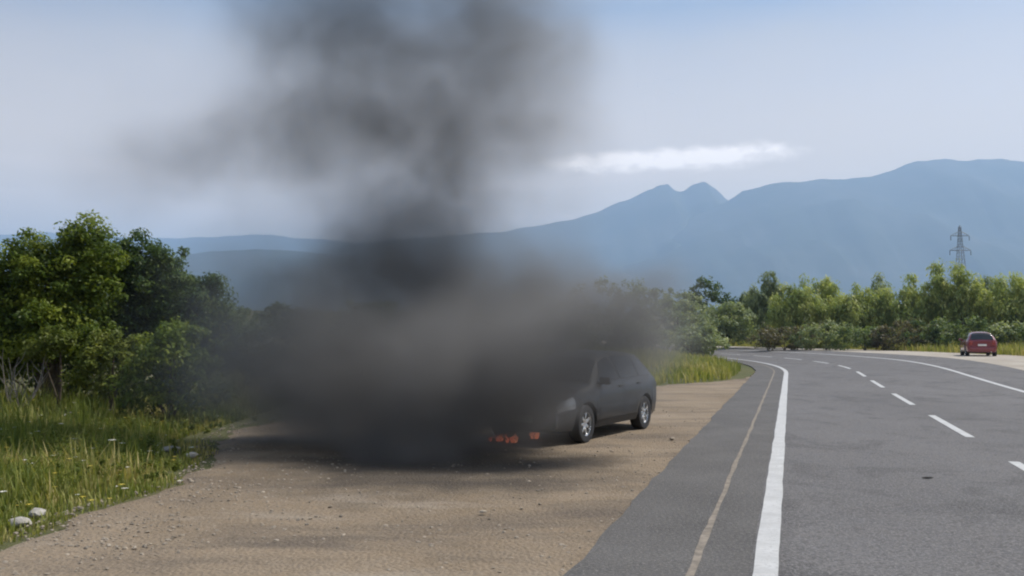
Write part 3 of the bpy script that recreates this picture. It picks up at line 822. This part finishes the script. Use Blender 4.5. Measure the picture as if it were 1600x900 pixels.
# ------------------------------------------------------------------ pylon
def pylon():
    Y = 350.0; x = (1503 - 800) / FPX * Y; zb = H(x, Y) - 0.3
    top = CAM_H + (HOR - 352) / FPX * Y; h = top - zb
    root = empty('pylon', (x, Y, zb)); tag(root, 'grey lattice electricity pylon standing above the feathery trees', 'pylon')
    wd = lambda z: 2.3 * (1 - z / h) ** 1.2 + 0.34
    lv = [0, 5, 9.5, 13.5, 17, 20, 22.6, 25, 27.2, 29.3, 31.4, 33.3, h - 0.4]
    lv = [z for z in lv if z < h - 1] + [h - 0.4]
    for sx in (-1, 1):
        for sy in (-1, 1):
            mb = MB(); mb.tube([(sx * wd(z), sy * wd(z), z) for z in lv], [0.11] * len(lv), 4); mb.build('leg', M['steel'], root)
    mb = MB()
    for z0, z1 in zip(lv, lv[1:]):
        for s_ in (-1, 1):
            for a, b in ((-1, 1), (1, -1)):
                mb.tube([(a * wd(z0), s_ * wd(z0), z0), (b * wd(z1), s_ * wd(z1), z1)], [0.055] * 2, 4)
                mb.tube([(s_ * wd(z0), a * wd(z0), z0), (s_ * wd(z1), b * wd(z1), z1)], [0.055] * 2, 4)
    mb.build('lattice', M['steel'], root)
    for py, half in ((368, 3.6), (391, 4.1)):
        z = CAM_H + (HOR - py) / FPX * Y - zb; w = wd(z); mb = MB()
        mb.tube([(-half, 0, z), (half, 0, z)], [0.11, 0.11], 4)
        for s_ in (-1, 1):
            for q in (-1, 1):
                mb.tube([(s_ * w, q * w, z), (s_ * half, 0, z + 0.1)], [0.12, 0.08], 4); mb.tube([(s_ * w, q * w, z + 1.6), (s_ * half, 0, z + 0.15)], [0.1, 0.07], 4)
            for u in (0.33, 0.66):
                xx = s_ * (w + (half - w) * u); mb.tube([(xx, 0, z), (xx, 0, z + 1.6 * (1 - u))], [0.06] * 2, 4)
        arm = mb.build('cross_arm', M['steel'], root)
        for s_ in (-1, 1):
            mi = MB(); mi.lathe([(0.02, 0), (0.05, -.1)] + [(r_, -.2 - .16 * k) for k in range(10) for r_ in (0.06, 0.16)] + [(0.03, -1.9)], 8, 'z', (s_ * half, 0, z)); mi.build('insulator', M['ceramic'], arm)
    mb = MB(); mb.tube([(0, 0, h - 0.4), (0, 0, h + 0.3)], [0.4, 0.05], 4); mb.build('tip', M['steel'], root)
pylon()

# ------------------------------------------------------------------ cars
def interp(x, tab):
    if x <= tab[0][0]: return tab[0][1]
    for (x0, z0), (x1, z1) in zip(tab, tab[1:]):
        if x <= x1:
            u = (x - x0) / (x1 - x0); return z0 + (z1 - z0) * u
    return tab[-1][1]

def build_car(name, label, loc, heading, paint, spec, soot_dark=False):
    """heading: degrees clockwise from +Y; local +X is forward, +Y the car's left."""
    root = empty(name, loc, math.pi / 2 - R(heading)); tag(root, label, 'car')
    belt, roof, wid, XF, XR, wb, rw, zlow = spec['belt'], spec['roof'], spec['wid'], spec['xf'], spec['xr'], spec['wheels'], spec['rw'], 0.20
    RA = rw + 0.055
    def sec(x):
        w = interp(x, wid); zb = interp(x, belt); zr = max(zb + 0.02, interp(x, roof)); h = zr - zb
        g = min(1.0, h / 0.45)
        za = -1
        for xw in wb:
            if abs(x - xw) < RA: za = max(za, rw + math.sqrt(RA * RA - (x - xw) ** 2))
        endlift = 0.05 * smooth((abs(x) - 1.6) / 0.5)
        zl = zlow + endlift
        zs = zb - 0.10
        p = [(0, zl), (w - 0.20, max(zl, za)), (w - 0.05, max(zl + 0.02, za)), (w - 0.005, max(0.34, za)), (w + 0.02, max(0.52, za)), (w + 0.022, max(zs, za + 0.02)), (w - 0.035, max(zb, za + 0.04)),
             (w - 0.06 - 0.10 * g, zb + 0.5 * h), (w - 0.09 - 0.20 * g, zr - 0.075 * g), (w - 0.16 - 0.22 * g, zr - 0.02 * g), ((w - 0.16 - 0.22 * g) * 0.55, zr + 0.006), (0, zr + 0.015)]
        return p
    def S(x, t, side, off=0.0):
        p = sec(x); i = min(10, int(t)); u = t - i
        a, b = p[i], p[i + 1]; q = (a[0] + (b[0] - a[0]) * u, a[1] + (b[1] - a[1]) * u)
        if off:
            e = 0.02; q2 = sec(x + e); y2 = (q2[i][0] + (q2[i + 1][0] - q2[i][0]) * u, q2[i][1] + (q2[i + 1][1] - q2[i][1]) * u)
            tv = Vector((0, b[0] - a[0], b[1] - a[1])); ux = Vector((e, y2[0] - q[0], y2[1] - q[1]))
            nn = ux.cross(tv); nn.normalize()
            if nn.y < 0 and abs(nn.y) > 0.05 or (abs(nn.y) <= 0.05 and nn.z < 0): nn = -nn
            r_ = Vector((x, q[0], q[1])) + nn * off
            return Vector((r_.x, side * r_.y, r_.z))
        return Vector((x, side * q[0], q[1]))
    st = set(np.round(np.linspace(XR, XF, 46), 3))
    for xw in wb:
        for k in range(13):
            st.add(round(xw - RA * math.cos(math.pi * k / 12), 3))
        st.add(round(xw - RA - 0.004, 3)); st.add(round(xw + RA + 0.004, 3))
    for tab in (belt, roof):
        for x, _ in tab: st.add(round(x, 3))
    st = sorted(x for x in st if XR <= x <= XF)
    mb = MB(); ring = 23
    for x in st:
        p = sec(x)
        mb.v += [(x, q[0], q[1]) for q in p] + [(x, -q[0], q[1]) for q in p[::-1][1:]]
    for i in range(len(st) - 1):
        for k in range(ring - 1):
            mb.f.append((i * ring + k, (i + 1) * ring + k, (i + 1) * ring + k + 1, i * ring + k + 1))
    n0 = (len(st) - 1) * ring
    mb.f.append(tuple(range(ring - 2, -1, -1))); mb.f.append(tuple(n0 + k for k in range(ring - 1)))
    body = mb.build('body', M[paint], root, 32)
    def patch(nm, mat, x0, x1, t0, t1, sides, parent, off=0.006, nx_=8, nt=6, lean=(0, 0), deg=50):
        """surface patch between stations and section parameters; lean shifts x bounds at the top."""
        m_ = MB()
        for side in sides:
            n_ = len(m_.v)
            for j in range(nt + 1):
                v_ = j / nt; a = x0 + lean[0] * v_; b = x1 + lean[1] * v_
                for i in range(nx_ + 1): m_.v.append(tuple(S(a + (b - a) * i / nx_, t0 + (t1 - t0) * v_, side, off)))
            for j in range(nt):
                for i in range(nx_):
                    q = (n_ + j * (nx_ + 1) + i, n_ + j * (nx_ + 1) + i + 1, n_ + (j + 1) * (nx_ + 1) + i + 1, n_ + (j + 1) * (nx_ + 1) + i)
                    m_.f.append(q if side > 0 else q[::-1])
        return m_.build(nm, mat, parent, deg)
    def sheet(nm, mat, x0, x1, tlo, off=0.006, lean=0.0, parent=None, nx_=8):
        """window sheet over the whole width (windscreen, rear window)"""
        m_ = MB(); row = [('+', tlo + (11 - tlo) * k / 8) for k in range(9)] + [('-', 11 - (11 - tlo) * k / 8) for k in range(1, 9)]
        for i in range(nx_ + 1):
            for sg, t_ in row:
                m_.v.append(tuple(S(x0 + (x1 - x0) * i / nx_, t_, 1 if sg == '+' else -1, off)))
        n_ = len(row)
        for i in range(nx_):
            for k in range(n_ - 1): m_.f.append((i * n_ + k, (i + 1) * n_ + k, (i + 1) * n_ + k + 1, i * n_ + k + 1))
        return m_.build(nm, mat, parent or root, 50)
    ws, rwn = spec['windscreen'], spec['rear_window']
    sheet('windscreen', M['glass'], ws[0], ws[1], 8.25); sheet('rear_window', M['glass'], rwn[0], rwn[1], 8.25)
    for side in (1, -1):
        for (a, b, ln) in spec['side_windows']:
            patch('side_window', M['glass'], a, b, 6.15, 7.93, (side,), root, lean=ln)
        for (a, b) in spec['doors']:
            d = patch('door', M[paint], a, b, 3.05, 6.0, (side,), root, off=0.005)
            hb = MB(); q = S(a + 0.14, 5.2, side, 0.02); hb.box(q, (0.16, 0.025, 0.03), 0.008); hb.build('handle', M['black'] if soot_dark else M[paint], d)
        patch('sill', M['black'], wb[0] + RA + 0.05, wb[1] - RA - 0.05, 2.05, 2.95, (side,), root, off=0.008)
        q = S(ws[1] - 0.30, 6.6, side, 0.0); m_ = MB(); m_.box((q.x, side * (abs(q.y) + 0.12), q.z), (0.10, 0.20, 0.13), 0.035); mi = m_.build('mirror', M[paint], root)
        patch('headlight', M['lamp'], XF - 0.34, XF - 0.03, 4.35, 5.75, (side,), root, off=0.008)
        m_ = MB(); m_.box((XR - 0.004, side * spec['tail'][0], spec['tail'][1]), (0.05, spec['tail'][2], spec['tail'][3]), 0.018); m_.build('tail_light', M['tail'], root)
        for xw in wb:
            w = interp(xw, wid)
            prof = [(rw * .62, -.095), (rw * .8, -.105), (rw * .95, -.1), (rw, -.075), (rw, .075), (rw * .95, .1), (rw * .8, .105), (rw * .62, .095)]
            m_ = MB(); m_.lathe(prof, 32); wheel = m_.build('wheel', M['tyre'], root, 40); wheel.location = (xw, side * (w - 0.10), rw)
            m_ = MB(); rr_ = rw * .64
            m_.lathe([(rr_, .09), (rr_ * .93, .085), (rr_ * .9, .03)], 32)
            m_.lathe([(0.001, .07), (.055, .07), (.06, .055), (.06, .02)], 16)
            for k in range(7):
                a = k * 2 * math.pi / 7; rm = Matrix.Rotation(-a, 3, 'Y')
                m_.box(rm @ Vector((rr_ * .5, .056, 0)), (rr_ * .92, .035, .042), 0.008, rm)
            rim = m_.build('rim', M['rim'], wheel, 40)
            m_ = MB(); m_.lathe([(0.001, -.03), (rr_ * .98, -.03), (rr_ * .98, -.05), (.001, -.05)], 24); m_.build('brake_disc', M['black'], wheel)
            if side < 0: rim.rotation_euler = (0, 0, math.pi)
    m_ = MB(); m_.box((XF + 0.0, 0, 0.40), (0.10, spec['bump'] * 1.0, 0.26), 0.04); m_.build('front_bumper', M[paint], root)
    m_ = MB(); m_.box((XR - 0.0, 0, 0.42), (0.12, spec['bump'] * 1.06, 0.26), 0.04); m_.build('rear_bumper', M[paint] if not soot_dark else M['black'], root)
    m_ = MB()
    for k in range(4): m_.box((XF + 0.012, 0, 0.57 + 0.035 * k), (0.03, 0.72, 0.014), 0.004)
    m_.build('grille', M['black'], root)
    for x, z in ((XF + 0.058, 0.42), (XR - 0.012, spec['plate_z'])):
        m_ = MB(); m_.box((x, 0, z), (0.016, 0.46, 0.11), 0.005); m_.build('number_plate', M['plate'], root)
    m_ = MB(); m_.box((0, 0, 0.21), (XF - XR - 0.5, 1.1, 0.07), 0.02); m_.build('underbody', M['black'], root)
    m_ = MB(); m_.tube([(XR - 0.09, -0.45, 0.26), (XR + 0.35, -0.45, 0.27)], [0.028, 0.028], 10); m_.build('exhaust_pipe', M['chrome'], root)
    return root

HATCH = dict(
    belt=[(-1.98, 0.86), (-1.9, 0.93), (-1.5, 0.96), (0.0, 0.93), (0.95, 0.90), (1.5, 0.82), (1.85, 0.72), (1.98, 0.60)],
    roof=[(-1.98, 0.88), (-1.93, 0.97), (-1.72, 1.27), (-1.58, 1.385), (-1.2, 1.43), (-0.4, 1.455), (0.0, 1.43), (0.28, 1.36), (1.0, 0.945), (1.5, 0.85), (1.98, 0.61)],
    wid=[(-1.98, 0.70), (-1.9, 0.765), (-1.6, 0.81), (-0.9, 0.83), (0.9, 0.83), (1.5, 0.80), (1.8, 0.73), (1.98, 0.60)],
    xf=1.98, xr=-1.98, wheels=(-1.24, 1.26), rw=0.305, windscreen=(0.33, 0.97), rear_window=(-1.93, -1.60),
    side_windows=[(-0.12, 0.86, (0.04, -0.52)), (-1.0, -0.20, (0.02, 0.02)), (-1.55, -1.06, (0.12, 0.02))],
    doors=[(-0.16, 0.82), (-1.0, -0.18)], tail=(0.60, 0.80, 0.19, 0.26), bump=1.30, plate_z=0.66)
c1 = Vector((1.22, 14.6)); c2 = Vector((2.40, 16.64)); ax = (c2 - c1).normalized(); lf = Vector((-ax.y, ax.x))
mid = (c1 + c2) / 2 + lf * 0.78
hd = math.degrees(math.atan2(-ax.x, -ax.y))
build_car('burning_car', 'dark blue-grey hatchback burning at its front end in the gravel lay-by', (mid.x, mid.y, H(mid.x, mid.y) - 0.03), hd, 'dark_paint', HATCH, True)
g = gnd(1537, 556)
build_car('red_car', 'dark red hatchback parked on the pale gravel under the feathery trees', (g.x + 0.6, g.y + 1.8, H(g.x + 0.6, g.y + 1.8) - 0.03), 20.5, 'red_paint', HATCH)

# flames licking out under the burning nose
front = mid - ax * 1.75
for i, (px, py, hgt, lab) in enumerate([(832, 684, 0.17, 'orange flame tongue on the ground by the front wheel of the dark car'), (800, 690, 0.14, 'low red flame under the nose of the dark car'), (775, 688, 0.10, 'smallest reddish flame deep in the smoke under the dark car')]):
    g = gnd(px, py); mb = MB(); rr = random.Random(i)
    for k in range(6):
        x0 = rr.uniform(-.10, .10); h_ = hgt * rr.uniform(.5, 1.1); pts = [(x0, 0, -0.03)]
        for j in range(1, 5): pts.append((x0 + 0.03 * math.sin(j * 1.7 + k) * j / 2, 0.02 * math.cos(j + k), h_ * j / 4))
        mb.tube(pts, [0.012, 0.022, 0.017, 0.009, 0.001], 6)
    o = mb.build('flame', M['flame']); o.location = (g.x, g.y, H(g.x, g.y)); tag(o, lab, 'flame', 'flames under the burning car')

# ------------------------------------------------------------------ smoke
PUFFS = [  # px, py, rx_px, ry_px, depth, weight
    (600, 640, 220, 125, 14.2, 1.7), (730, 620, 200, 130, 13.8, 1.6), (480, 640, 170, 110, 14.4, 0.9), (610, 610, 220, 200, 12.9, 1.3), (740, 590, 210, 190, 12.7, 1.3), (560, 690, 130, 80, 12.6, 0.9), (500, 560, 170, 170, 13.2, 0.7), (640, 710, 120, 60, 12.2, 1.0),
    (820, 605, 150, 120, 13.0, 1.5), (790, 650, 120, 70, 12.9, 0.9),
    (855, 560, 130, 135, 12.2, 1.6), (935, 530, 150, 120, 12.3, 1.7), (1000, 505, 140, 85, 12.7, 1.0), (945, 595, 120, 75, 12.3, 0.9), (880, 640, 70, 60, 12.2, 0.7), (890, 495, 170, 85, 14.2, 0.7),
    (600, 560, 260, 135, 14.8, 1.2), (760, 545, 230, 135, 14.6, 1.2), (450, 590, 190, 140, 14.4, 0.8), (600, 465, 270, 115, 15, 0.9), (745, 460, 240, 110, 15, 0.85), (440, 480, 170, 110, 15, 0.55), (860, 450, 180, 70, 15, 0.4),
    (640, 390, 220, 100, 15, 0.95), (650, 325, 210, 105, 15, 0.85), (655, 250, 250, 115, 15, 0.7), (540, 195, 230, 115, 15, 0.5), (750, 200, 220, 140, 15, 0.56),
    (640, 115, 290, 150, 15, 0.5), (500, 90, 220, 135, 15, 0.42), (780, 110, 200, 170, 15, 0.46), (600, 0, 330, 160, 15, 0.40), (790, 10, 210, 160, 15, 0.38), (470, -10, 190, 140, 15, 0.34),
    (650, -130, 360, 180, 15, 0.42), (720, -320, 420, 240, 15.5, 0.4),
    (430, 210, 200, 90, 15, 0.34), (335, 235, 180, 80, 15, 0.26), (245, 255, 150, 95, 15, 0.22), (170, 260, 130, 120, 15, 0.12), (300, 160, 200, 110, 15, 0.06),
    (400, 420, 200, 120, 14.6, 0.38), (385, 560, 170, 150, 14.0, 0.6), (290, 560, 150, 150, 14.5, 0.16), (790, 320, 170, 130, 15, 0.28), (860, 170, 140, 190, 15, 0.16), (480, 320, 190, 90, 15, 0.14), (600, 300, 420, 330, 15, 0.07),
]
def smoke():
    ng = bpy.data.node_groups.new('smoke_volume', 'GeometryNodeTree')
    ng.interface.new_socket('Geometry', in_out='OUTPUT', socket_type='NodeSocketGeometry')
    N, L = ng.nodes, ng.links
    def vm(op, a, b=None):
        n = N.new('ShaderNodeVectorMath'); n.operation = op
        for i, v_ in enumerate((a, b)):
            if v_ is None: continue
            if isinstance(v_, tuple): n.inputs[i].default_value = v_
            else: L.new(v_, n.inputs[i])
        return n.outputs['Value'] if op in ('DOT_PRODUCT', 'LENGTH') else n.outputs['Vector']
    def mt(op, a, b=None, c=None, clamp=False):
        n = N.new('ShaderNodeMath'); n.operation = op; n.use_clamp = clamp
        for i, v_ in enumerate((a, b, c)):
            if v_ is None: continue
            if isinstance(v_, (int, float)): n.inputs[i].default_value = v_
            else: L.new(v_, n.inputs[i])
        return n.outputs[0]
    def nz(vec, scale, detail, rough=0.55, col=False):
        n = N.new('ShaderNodeTexNoise'); n.inputs['Scale'].default_value = scale; n.inputs['Detail'].default_value = detail; n.inputs['Roughness'].default_value = rough
        L.new(vec, n.inputs['Vector']); return n.outputs[1] if col else n.outputs[0]
    pos = N.new('GeometryNodeInputPosition').outputs[0]
    warp = vm('MULTIPLY', vm('SUBTRACT', nz(pos, 0.5, 5, 0.55, True), (0.5, 0.5, 0.5)), (2.1, 2.0, 1.7))
    wp = vm('ADD', pos, warp)
    total = None
    for px, py, rx, ry, Y, w in PUFFS:
        c_ = at(px, py, Y); a, b = rx * Y / FPX, ry * Y / FPX
        q = vm('MULTIPLY', vm('SUBTRACT', wp, tuple(c_)), (1 / a, 1 / max(0.9, 0.8 * (a + b) / 2), 1 / b))
        k = mt('MAXIMUM', mt('SUBTRACT', 1.0, vm('DOT_PRODUCT', q, q)), 0.0)
        k = mt('MULTIPLY', mt('MULTIPLY', k, k), w)
        total = k if total is None else mt('ADD', total, k)
    n1 = nz(wp, 0.8, 6, 0.65)
    mod = N.new('ShaderNodeMapRange'); L.new(n1, mod.inputs[0])
    for i, v_ in ((1, 0.34), (2, 0.66), (3, 0.30), (4, 1.45)): mod.inputs[i].default_value = v_
    dens = mt('MULTIPLY', total, mod.outputs[0])
    lo, hi = (-10.0, 9.5, 0.02), (4.5, 20.0, 12.5)
    vc = N.new('GeometryNodeVolumeCube')
    L.new(dens, vc.inputs['Density'])
    vc.inputs['Min'].default_value = lo; vc.inputs['Max'].default_value = hi
    for nm, v_ in (('Resolution X', 145), ('Resolution Y', 105), ('Resolution Z', 125)): vc.inputs[nm].default_value = v_
    sm = N.new('GeometryNodeSetMaterial'); L.new(vc.outputs[0], sm.inputs[0])
    mt_ = bpy.data.materials.new('dark_smoke'); mt_.use_nodes = True; t = mt_.node_tree; t.nodes.clear()
    o_ = t.nodes.new('ShaderNodeOutputMaterial'); pv = t.nodes.new('ShaderNodeVolumePrincipled')
    pv.inputs['Color'].default_value = (0.355, 0.352, 0.352, 1); pv.inputs['Density'].default_value = SMOKE_D; pv.inputs['Anisotropy'].default_value = 0.25
    pv.inputs['Absorption Color'].default_value = (0, 0, 0, 1)
    t.links.new(pv.outputs[0], o_.inputs['Volume'])
    sm.inputs['Material'].default_value = mt_
    go = N.new('NodeGroupOutput'); L.new(sm.outputs[0], go.inputs[0])
    me = bpy.data.meshes.new('smoke'); me.materials.append(mt_)
    o = bpy.data.objects.new('smoke', me); COL.objects.link(o)
    md = o.modifiers.new('smoke', 'NODES'); md.node_group = ng
    tag(o, 'thick grey smoke column rising from the burning car', 'smoke', kind='stuff')
SMOKE_D = 1.15
smoke()

# ------------------------------------------------------------------ haze
hz = MB(); hz.box((0, 4500, 640), (34000, 15000, 1290))
mh = bpy.data.materials.new('haze_air'); mh.use_nodes = True; t = mh.node_tree; t.nodes.clear()
o_ = t.nodes.new('ShaderNodeOutputMaterial'); pv = t.nodes.new('ShaderNodeVolumePrincipled')
pv.inputs['Color'].default_value = (0.50, 0.71, 1.0, 1); pv.inputs['Density'].default_value = 0.00018; pv.inputs['Anisotropy'].default_value = 0.2
t.links.new(pv.outputs[0], o_.inputs['Volume'])
tag(hz.build('haze', mh, None, None), 'pale blue summer haze over the whole valley', 'haze', kind='stuff')
